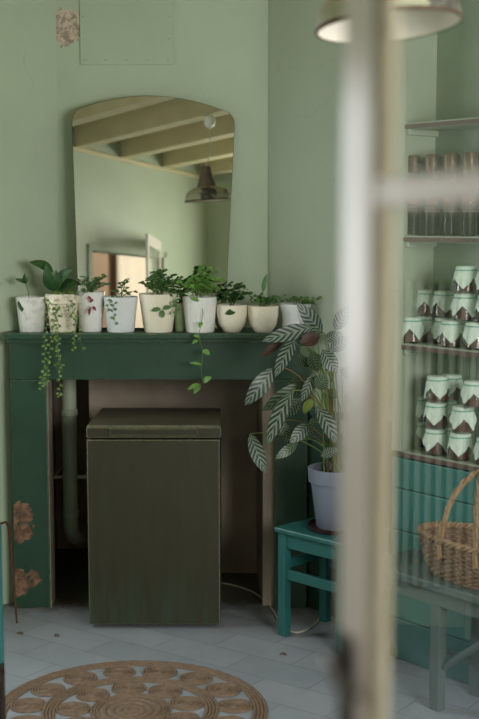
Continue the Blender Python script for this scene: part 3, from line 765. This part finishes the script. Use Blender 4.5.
def jar(px, shelf, lvl, n, rz, label):
    """px: sight-line column; n: depth on the shelf"""
    # intersect sight column with the vertical plane n=const
    u = (px-239.5)/F; py = 345 if shelf == 1 else 430
    v = (359.5-py)/F; d = Vector((u, math.cos(TH)+v*math.sin(TH), 0))
    nn = -d.x*EY+d.y*EX; t_ = n/nn; e = t_*(d.x*EX+d.y*EY)
    o = jar0 if first[0] else copy_tree(jar0); first[0] = False
    o.location = EN(e, n, SZ[shelf]+.0006+lvl*(JH)); o.rotation_euler = (0, 0, rz)
    o.scale = (1, 1, 1.04); o['label'] = label; o['group'] = 'cloth covered jam jars on the shelves'; return e
nf_, nb_ = NF+.048, NF+.122
JL = [
 (411.5, 1, 0, nf_, .2, 'jam jar with mint cloth, leftmost of the front bottom row on upper jar shelf'),
 (452, 1, 0, nf_, 1.1, 'jam jar with mint cloth, second of the front bottom row on upper jar shelf'),
 (476, 1, 0, nf_, .6, 'jam jar with mint cloth at the frame edge, bottom row of upper jar shelf'),
 (424, 1, 0, nb_, .9, 'jam jar behind the leftmost front jar, back row of upper jar shelf'),
 (444.5, 1, 0, nb_, .3, 'jam jar half hidden behind two front jars, back row of upper jar shelf'),
 (466.5, 1, 0, nb_, .3, 'hidden jam jar behind the frame-edge jar, bottom of upper jar shelf'),
 (464, 1, 1, nf_, .15, 'jam jar in second layer, front right pile of upper jar shelf'),
 (423, 1, 1, nb_, .4, 'left jam jar of the dim back pair, second layer of upper jar shelf'),
 (443.5, 1, 1, nb_, 1.3, 'right jam jar of the dim back pair, second layer of upper jar shelf'),
 (479, 1, 1, nb_, .8, 'jam jar at frame edge in second layer, behind the right pile of upper shelf'),
 (465, 1, 2, nf_, .9, 'topmost whole jam jar of the right pile on upper jar shelf'),
 (488, 1, 1, nf_, .8, 'jam jar cut by the frame edge, second layer of upper jar shelf'),
 (488, 1, 2, nf_, .2, 'jam jar cut by the frame edge, top layer of upper jar shelf'),
 (436, 2, 0, nf_, .5, 'jam jar at bottom left of the front pile on lower jar shelf'),
 (461, 2, 0, nf_, 1.0, 'jam jar in the middle of the front bottom row on lower jar shelf'),
 (488, 2, 0, nf_, .1, 'jam jar cut by the frame edge, bottom row of lower jar shelf'),
 (418, 2, 0, nb_, .2, 'dim jam jar at far left in the back, bottom layer of lower jar shelf'),
 (446, 2, 0, nb_, .7, 'hidden jam jar behind the front bottom row, left, lower jar shelf'),
 (436, 2, 1, nf_, 1.0, 'jam jar in the middle layer, front left pile of lower jar shelf'),
 (463, 2, 1, nf_, .4, 'jam jar in the middle layer, front second pile of lower jar shelf'),
 (418, 2, 1, nb_, 1.2, 'dim jam jar at far left in the back, second layer of lower jar shelf'),
 (446, 2, 1, nb_, .7, 'hidden jam jar behind the middle layer, left, lower jar shelf'),
 (437, 2, 2, nf_, 1.35, 'topmost jam jar of the front left pile on lower jar shelf'),
 (474, 2, 2, nf_, .25, 'topmost jam jar of the front right pile on lower jar shelf'),
 (451, 2, 2, nb_, .8, 'jam jar on top in the back between two piles on lower jar shelf'),
]
for (px, sh, lv, n_, rz, lab) in JL: jar(px, 1 if sh == 1 else 0, lv, n_, rz, lab)
# tall tubes
def make_tube():
    t = thing('tea_tube', '', 'tube', (0, 0, 0))
    MB().lathe([(.0225, 0), (.0235, .004), (.0235, .235), (.0222, .235), (.0222, .006), (.02, .004)], 24).build('glass_tube', M['tubeglass'], t, smooth=True)
    MB().lathe([(.0219, .0065), (.0219, .084)], 24).build('tea_leaves', M['tea'], t, smooth=True)
    MB().lathe([(.0215, .12), (.0215, .20)], 24).build('peach_insert', M['label'], t, smooth=True)
    for z in (.084, .095, .106): MB().lathe([(.0238, 0), (.0245, .001), (.0245, .006), (.0238, .007)], 24, (0, 0, z), capb=False, capt=False).build('ring', M['ring'], t, smooth=True)
    MB().lathe([(.0238, .228), (.025, .23), (.025, .285), (.023, .29), (.001, .29)], 24, capb=False).build('cap', M['cap'], t, smooth=True)
    return t
tb = make_tube(); TL = ['leftmost tea tube in the front row behind the door muntin', 'second tea tube from the left in the front row on the upper shelf', 'third tea tube from the left in the front row on the upper shelf', 'fourth tea tube of the front row, at the right frame edge']
TB = ['back-row tea tube nearest the left post', 'back-row tea tube between the first and second front tubes', 'back-row tea tube between the second and third front tubes', 'back-row tea tube between the third and fourth front tubes', 'back-row tea tube at the right frame edge']
ff = True
for row, (pxs, n_, labs) in enumerate((((413, 431.5, 450, 469), NF+.045, TL), ((406+10, 424+10, 442+10, 461+8, 484), NF+.105, TB))):
    for px, lab in zip(pxs, labs):
        u = (px-239.5)/F; v = (359.5-220)/F; d = Vector((u, math.cos(TH)+v*math.sin(TH), 0)); nn = -d.x*EY+d.y*EX; t_ = n_/nn; e = t_*(d.x*EX+d.y*EY)
        o = tb if ff else copy_tree(tb); ff = False
        o.location = EN(e, n_, SZ[2]+.0006); o.rotation_euler = (0, 0, rnd(0, 6)); o['label'] = lab; o['group'] = 'tall tea tubes on the shelf'

# ------------------------------------------------------------------ bench
BZ = .455
t0 = thing('bench', 'worn grey-green wooden bench with a crossed brace, under the basket', 'bench', EN(-3.0, 3.02, 0), ANG)
BL = 1.5; BD = .25
MB().box(0, BL, -.025, BD, BZ-.028, BZ).build('seat', M['bench'], t0, bevel=.004)
MB().box(.06, BL-.06, .0, .018, BZ-.085, BZ-.028).build('apron', M['bench'], t0, bevel=.002)
for x in (.30, BL-.3):
    for y in (0.0, BD-.045):
        MB().box(x, x+.042, y+.004, y+.042, 0, BZ-.03).build('leg', M['bench'], t0, bevel=.003)
b = MB(); b.tube([(.325, .03, .14), (.65, .03, .40)], .012, 8); b.build('brace', M['bench'], t0)
b = MB(); b.tube([(.32, .25, .10), (.32, .02, .22)], .012, 8); b.build('brace', M['bench'], t0)

# ------------------------------------------------------------------ basket
bc = EN(-2.58, 3.144, BZ)
t0 = thing('wicker_basket', 'oval wicker basket with a twisted handle standing on the bench', 'basket', bc, ANG)
A_, B_, HB = .25, .13, .135
b = MB()
def el(a, z):
    f = .80+.20*math.sin(min(1, z/HB*1.1)*PI/2); return Vector((A_*f*math.cos(a), B_*f*math.sin(a), z))
NR_ = 17; NS = 30
for i in range(NR_):
    z = .006+(HB-.012)*i/(NR_-1); pts = []
    for k in range(121):
        a = 2*PI*k/120; w_ = .0035*math.cos(a*NS/1.0+PI*(i % 2))
        p = el(a, z); q = p*1.0; dr = Vector((p.x, p.y, 0)).normalized(); pts.append(p+dr*w_)
    b.tube(pts, .0048, 6, cap=False)
b.build('weave', M['wick'], t0, smooth=True)
b = MB()
for k in range(NS):
    a = 2*PI*(k+.5)/NS; b.tube([el(a, z) for z in (.0, .03, .06, .1, HB)], .004, 6)
b.build('stakes', M['wick'], t0, smooth=True)
b = MB()
for s_ in range(3):
    pts = []
    for k in range(241):
        a = 2*PI*k/240; p = el(a, HB); dr = Vector((p.x, p.y, 0)).normalized(); ph = a*22+s_*2*PI/3
        pts.append(p+dr*(.008*math.cos(ph)+.002)+Vector((0, 0, .004+.007*math.sin(ph))))
    b.tube(pts, .0055, 6, cap=False)
b.build('braided_rim', M['wickl'], t0, smooth=True)
b = MB(); b.lathe([(.001, .002), (1, .002), (1, .008), (.001, .008)], 48, fn=lambda r, z, a: (r*.8*A_*B_/math.sqrt((B_*math.cos(a))**2+(A_*math.sin(a))**2), z), capb=False, capt=False); b.build('base', M['wick'], t0, smooth=True)
b = MB()
for side in (-1, 1):
  for s_ in range(3):
    pts = []
    for k in range(61):
        u = k/60; a = PI*u
        cen = Vector((side*.075*(abs(math.cos(a)))**1.3, -B_*1.0*math.cos(a), HB-.05+.29*math.sin(a)**.9)); ph = u*26+s_*2*PI/3
        pts.append(cen+Vector((math.cos(ph), 0, math.sin(ph)))*.006)
    b.tube(pts, .0055, 6)
b.build('handle', M['wickl'], t0, smooth=True)

# ------------------------------------------------------------------ rug
rc = Vector((-.37, 3.985, 0)); RR = .466
b = MB()
def ring(r0, r1, nb, z=.009, c=(0, 0), seg=96):
    z = z*.8
    wv = (r1-r0)/nb
    for i in range(nb):
        ra = r0+wv*i; prof = [(ra, .001), (ra+wv*.15, z*.8), (ra+wv*.5, z), (ra+wv*.85, z*.8), (ra+wv, .001)]
        b.lathe(prof, seg, (c[0], c[1], 0), capb=False, capt=False, fn=lambda r, zz, a, i=i: (max(.0005, r), zz*(1+.16*math.sin(a*seg/3.0*max(.2, r/RR)+i*1.3))))
ring(RR-.05, RR, 4, seg=160); 
nc = 15; rk = .060; rcen = RR-.05-rk
for k in range(nc):
    a = 2*PI*k/nc+.1; ring(.0, rk*rnd(1.0, 1.08), 6, .009+.002*(k % 2), (rcen*math.cos(a), rcen*math.sin(a)), 40)
ring(rcen-rk-.042, rcen-rk+.004, 4, .0105, seg=130)
r2 = rcen-rk-.042; rk2 = .058; nc2 = 9; rc2 = r2-rk2
for k in range(nc2):
    a = 2*PI*k/nc2+.3; ring(.0, rk2*rnd(1.0, 1.08), 6, .009+.002*(k % 2), (rc2*math.cos(a), rc2*math.sin(a)), 40)
ring(rc2-rk2-.03, rc2-rk2, 3, .010); ring(0, rc2-rk2-.03, 4, .009, seg=48)
rug = b.build('round_rug', M['jute'], loc=rc, smooth=True, angle=60)
tag(rug, 'round braided jute rug of coiled rosettes lying on the tiled floor', 'rug')

# ------------------------------------------------------------------ cord, poker, dead leaves
b = MB(); P = [FL(222, 584), FL(240, 588), FL(258, 596), FL(272, 610), FL(280, 624), FL(290, 632), FL(300, 633), FL(312, 627), FL(322, 615), FL(328, 602), FL(331, 590)]
pts = []
def catmull(P, k=6):
    out = []
    for i in range(len(P)-1):
        p0, p1, p2, p3 = P[max(0, i-1)], P[i], P[i+1], P[min(len(P)-1, i+2)]
        for j in range(k):
            t = j/k; out.append(.5*((2*p1)+(-p0+p2)*t+(2*p0-5*p1+4*p2-p3)*t*t+(-p0+3*p1-3*p2+p3)*t**3))
    out.append(P[-1]); return out
pts = [Vector((p.x, p.y, .0045)) for p in catmull(P)]
tag(b.tube(pts, .004, 8).build('power_cord', M['cord'], smooth=True), 'thin white power cord curling on the floor under the stool', 'cord')
t0 = thing('poker', 'rusty iron poker leaning beside the chipped left mantel leg', 'poker', (-.93, 5.0, 0))
pa, pb = FL(17, 624), W(9, 526, 5.06)
b = MB(); b.tube([pa-t0.location+Vector((0, 0, .003)), pb-t0.location], [.004, .007], 8)
b.tube([pb-t0.location, pb-t0.location+Vector((-.012, -.002, .018)), pb-t0.location+Vector((-.035, -.01, .012)), pb-t0.location+Vector((-.05, -.012, -.002))], .006, 8)
b.build('rod', M['rust'], t0, smooth=True)
LSP = [(57, 600), (67, 604), (75, 602), (62, 607), (80, 606), (20, 634), (72, 598), (57, 636), (265, 604), (283, 655)]
LBL = ['dry brown leaf nearest the left mantel leg', 'dry brown leaf in the hearth mouth, left cluster middle', 'dry brown leaf beside the fridge foot', 'dry brown leaf at the front of the hearth cluster', 'dry brown leaf touching the fridge corner shade',
       'dry brown scrap on tiles under the poker tip', 'dry brown leaf deepest in the hearth cluster', 'dry scrap on the tiles above the rug', 'yellowed scrap behind the stool leg', 'small scrap on tiles in front of the stool']
for (a, c_), lb in zip(LSP, LBL):
    p = FL(a, c_); b = MB(); an = rnd(0, 6.28); d = Vector((math.cos(an), math.sin(an), 0))*.028
    b.leaf(-d*.5+Vector((0, 0, .002)), d*.5+Vector((0, 0, .002)), (0, 0, 1), .016, .12, .3, 5)
    o = b.build('fallen_leaf', M['lf_dry'], loc=p, smooth=True); tag(o, lb, 'leaf', 'dry leaf scraps on the floor')
    o.modifiers.new('thick', 'SOLIDIFY').thickness = .001

# ------------------------------------------------------------------ pendant lamp
lp = W(389, 26, 2.6)
t0 = thing('pendant_lamp', 'worn enamel pendant lamp with pale shade hanging at the top right', 'lamp', (lp.x, 2.6, lp.z))
b = MB(); b.lathe([(.15, -.002), (.151, .004), (.150, .012), (.146, .035), (.13, .06), (.095, .08), (.062, .09), (.045, .093)], 64, capb=False, capt=False)
sh = b.build('lamp_shade', M['enamel'], t0, smooth=True)
b = MB(); b.lathe([(.1485, -.001), (.1475, .012), (.143, .033), (.127, .057), (.092, .077), (.06, .087), (.02, .09)], 64, capb=False, capt=True)
b.build('shade_lining', M['enamel_in'], t0, smooth=True)
MB().lathe([(.1495, -.004), (.1535, -.003), (.1535, .004), (.150, .006)], 64, capb=False, capt=False).build('shade_rim', M['rust'], t0, smooth=True)
MB().lathe([(.064, .086), (.058, .11), (.046, .15), (.036, .19), (.034, .215), (.018, .222)], 32).build('lamp_neck', M['lampneck'], t0, smooth=True)
MB().lathe([(.015, .085), (.03, .06), (.032, .045), (.02, .025), (.002, .02)], 24).build('bulb', M['bulb'], t0, smooth=True)
tilt = Matrix.Rotation(R(-4.5), 4, 'Y') @ Matrix.Rotation(R(-3.5), 4, 'X')
for ch in t0.children: ch.matrix_local = tilt
top = BB-lp.z
b = MB(); b.tube([tilt @ Vector((0, 0, .22)), (.018, 0, .30), (.016, 0, top-.05)], .0035, 8); b.build('cord', M['cord'], t0, smooth=True)
b = MB(); b.lathe([(.012, -.075), (.03, -.062), (.038, -.04), (.036, -.015), (.028, 0)], 24, (.016, 0, top)); b.build('ceiling_rose', M['white'], t0, smooth=True)

# ------------------------------------------------------------------ glazed door leaf
PSI = R(15)
fx, fy = .0825, 1.0
LL = .745; ad = Vector((-math.sin(PSI), math.cos(PSI), 0))        # towards the free edge
hinge = Vector((fx, fy, 0))-ad*LL
t0 = thing('glazed_door', 'white glazed door leaf standing open, out of focus, close at the right', 'door', hinge, math.atan2(ad.y, ad.x))
# local x from hinge(0) to free edge(LL); +y is the left face (towards the room's left)
T = .021; SW = .070; BW_ = .008; ZT = 1.98; ZB = .01
MB().box(LL-SW, LL, -T, 0, ZB, ZT).build('stile', M['doorpaint'], t0, bevel=.004)
MB().box(0, SW, -T, 0, ZB, ZT).build('stile', M['doorpaint'], t0, bevel=.004)
for z0, z1 in ((ZB, .18), (.70, .80), (ZT-.09, ZT)): MB().box(SW, LL-SW, -T, 0, z0, z1).build('rail', M['doorpaint'], t0, bevel=.003)
MB().box(SW, LL-SW, -.016, -.006, .18, .70).build('lower_panel', M['doorpaint'], t0)
# bevelled beads round the panes
rows = [(.80, 1.24), (1.24, 1.672), (1.672, ZT-.09)]
for zm in (1.24, 1.672): MB().box(SW, LL-SW, -T+.003, -.003, zm-.011, zm+.011).build('muntin', M['doorpaint'], t0, bevel=.003)
for z0, z1 in rows:
    a0 = z0+(.011 if z0 > .8 else 0); a1 = z1-(.011 if z1 < ZT-.1 else 0)
    b = MB()
    for sgn, xe, xi in ((1, LL-SW, LL-SW-BW_), (-1, SW, SW+BW_)):
        q = len(b.v)
        for z in (a0, a1):
            for p in ((xe, -.0005), (xi, -.007), (xi, -.014), (xe, -T+.001)): b.v.append(Vector((p[0], p[1], z)))
        for f in ((0, 1, 5, 4), (1, 2, 6, 5), (2, 3, 7, 6), (3, 0, 4, 7), (0, 3, 2, 1), (4, 5, 6, 7)): b.face([q+i for i in f])
    b.build('glazing_bead', M['doorbead'], t0)
    MB().box(SW+BW_-.004, LL-SW-BW_+.004, -.0115, -.0095, a0, a1).build('pane', M['glass'], t0)
# handle
hz = 1.293
h_ = MB().box(LL-.045, LL-.012, 0, .004, hz-.085, hz+.02).build('handle_plate', M['iron'], t0, bevel=.002)
b = MB(); b.tube([(LL-.03, .003, hz), (LL-.03, .012, hz), (LL-.033, .018, hz), (LL-.06, .021, hz-.002), (LL-.095, .02, hz-.004)], [.007, .006, .007, .007, .005], 12); b.build('handle', M['iron'], t0, smooth=True)
for z in (.2, 1.0, 1.8): MB().lathe([(.008, -.04), (.008, .04)], 12, (-.004, -.002, z)).build('hinge', M['iron'], t0, smooth=True)

# ------------------------------------------------------------------ teal chair at the left edge
cp = W(1, 560, 3.2)
t0 = thing('wooden_chair', 'teal topped dark chair cut by the left frame edge', 'chair', (cp.x-.215, 3.2, 0), R(0))
for s_ in (-1, 1):
    MB().box(s_*.2-.016, s_*.2+.016, -.016, .016, .0, .46).build('leg', M['darkchair'], t0, bevel=.004)
    MB().box(s_*.2-.016, s_*.2+.016, -.386, -.354, .0, .42).build('leg', M['darkchair'], t0, bevel=.004)
    MB().box(s_*.2-.016, s_*.2+.016, -.014, .016, .46, .845).build('back_post', M['teal'], t0, bevel=.006)
MB().box(-.216, .216, -.40, .016, .42, .45).build('seat', M['darkchair'], t0, bevel=.006)
for z in (.56, .74): MB().box(-.184, .184, -.01, .01, z, z+.07).build('back_rail', M['teal'], t0, bevel=.004)

# ------------------------------------------------------------------ radiator in the left corner (shows in the door pane)
t0 = thing('radiator', 'pale column radiator, seen only as stripes reflected in the door pane', 'radiator', EN(EL+.09, .46, 0), ANG)
for i in range(11):
    b = MB(); y = .02+.042*i
    for xx in (-.045, .045): b.tube([(xx, y, .22), (xx, y, 1.38)], .0135, 10)
    b.tube([(-.045, y, 1.38), (0, y, 1.41), (.045, y, 1.38)], .0135, 10); b.tube([(-.045, y, .22), (0, y, .19), (.045, y, .22)], .0135, 10)
    b.build('column', M['radiator'], t0, smooth=True)
b = MB(); b.tube([(0, 0, .27), (0, .47, .27)], .016, 10); b.tube([(0, 0, 1.33), (0, .47, 1.33)], .016, 10); b.build('header_pipe', M['radiator'], t0, smooth=True)
for y in (.02, .44): MB().box(-.05, .05, y-.012, y+.012, 0, .2).build('foot', M['radiator'], t0)

# ------------------------------------------------------------------ light
def area(name, loc, target, sx, sy, power, col, spread=180):
    l = bpy.data.lights.new(name, 'AREA'); l.shape = 'RECTANGLE'; l.size = sx; l.size_y = sy; l.energy = power; l.color = col; l.spread = R(spread)
    o = bpy.data.objects.new(name, l); C.objects.link(o); o.location = loc
    d = Vector(target)-Vector(loc); o.rotation_euler = d.to_track_quat('-Z', 'Y').to_euler(); return o
wp = EN(EL-.14, 1.6, 1.6); area('window_daylight', wp, EN(EL+2, 1.6, 1.25), 1.1, 1.3, 38, (.93, .98, 1.0))
area('doorway_daylight', EN(-.2, -1.3, 2.5), EN(-1.5, 2.2, 1.0), 1.8, 1.0, 12, (1.0, .98, .95))
area('far_window_daylight', EN(EFAR+.12, 2.0, 1.8), EN(-3.5, 2.0, 1.6), 1.7, 1.2, 110, (1.0, .99, .95))
area('hall_curtain_fill', EN(2.6, .1, 2.5), EN(3.0, -1.6, 1.4), 1.0, 1.0, 62, (1.0, .96, .9))  # added fill that brightens the hall curtain, no such source seen
wd = bpy.data.worlds.new('sky'); bpy.context.scene.world = wd; wd.use_nodes = True
bg = wd.node_tree.nodes['Background']; bg.inputs[0].default_value = (.86, .92, 1.0, 1); bg.inputs[1].default_value = .45

# ------------------------------------------------------------------ camera
cam = bpy.data.cameras.new('camera'); co = bpy.data.objects.new('camera', cam); C.objects.link(co)
cam.sensor_fit = 'VERTICAL'; cam.sensor_height = 36; cam.lens = F/719*36
co.location = (0, 0, CAMZ); co.rotation_euler = (PI/2-TH, 0, 0)
cam.clip_start = .05
cam.dof.use_dof = True; cam.dof.focus_distance = 4.95; cam.dof.aperture_fstop = 2.9
sc_ = bpy.context.scene; sc_.camera = co
sc_.view_settings.view_transform = 'Standard'; sc_.view_settings.look = 'None'; sc_.view_settings.gamma = 1; sc_.view_settings.exposure = 0.0
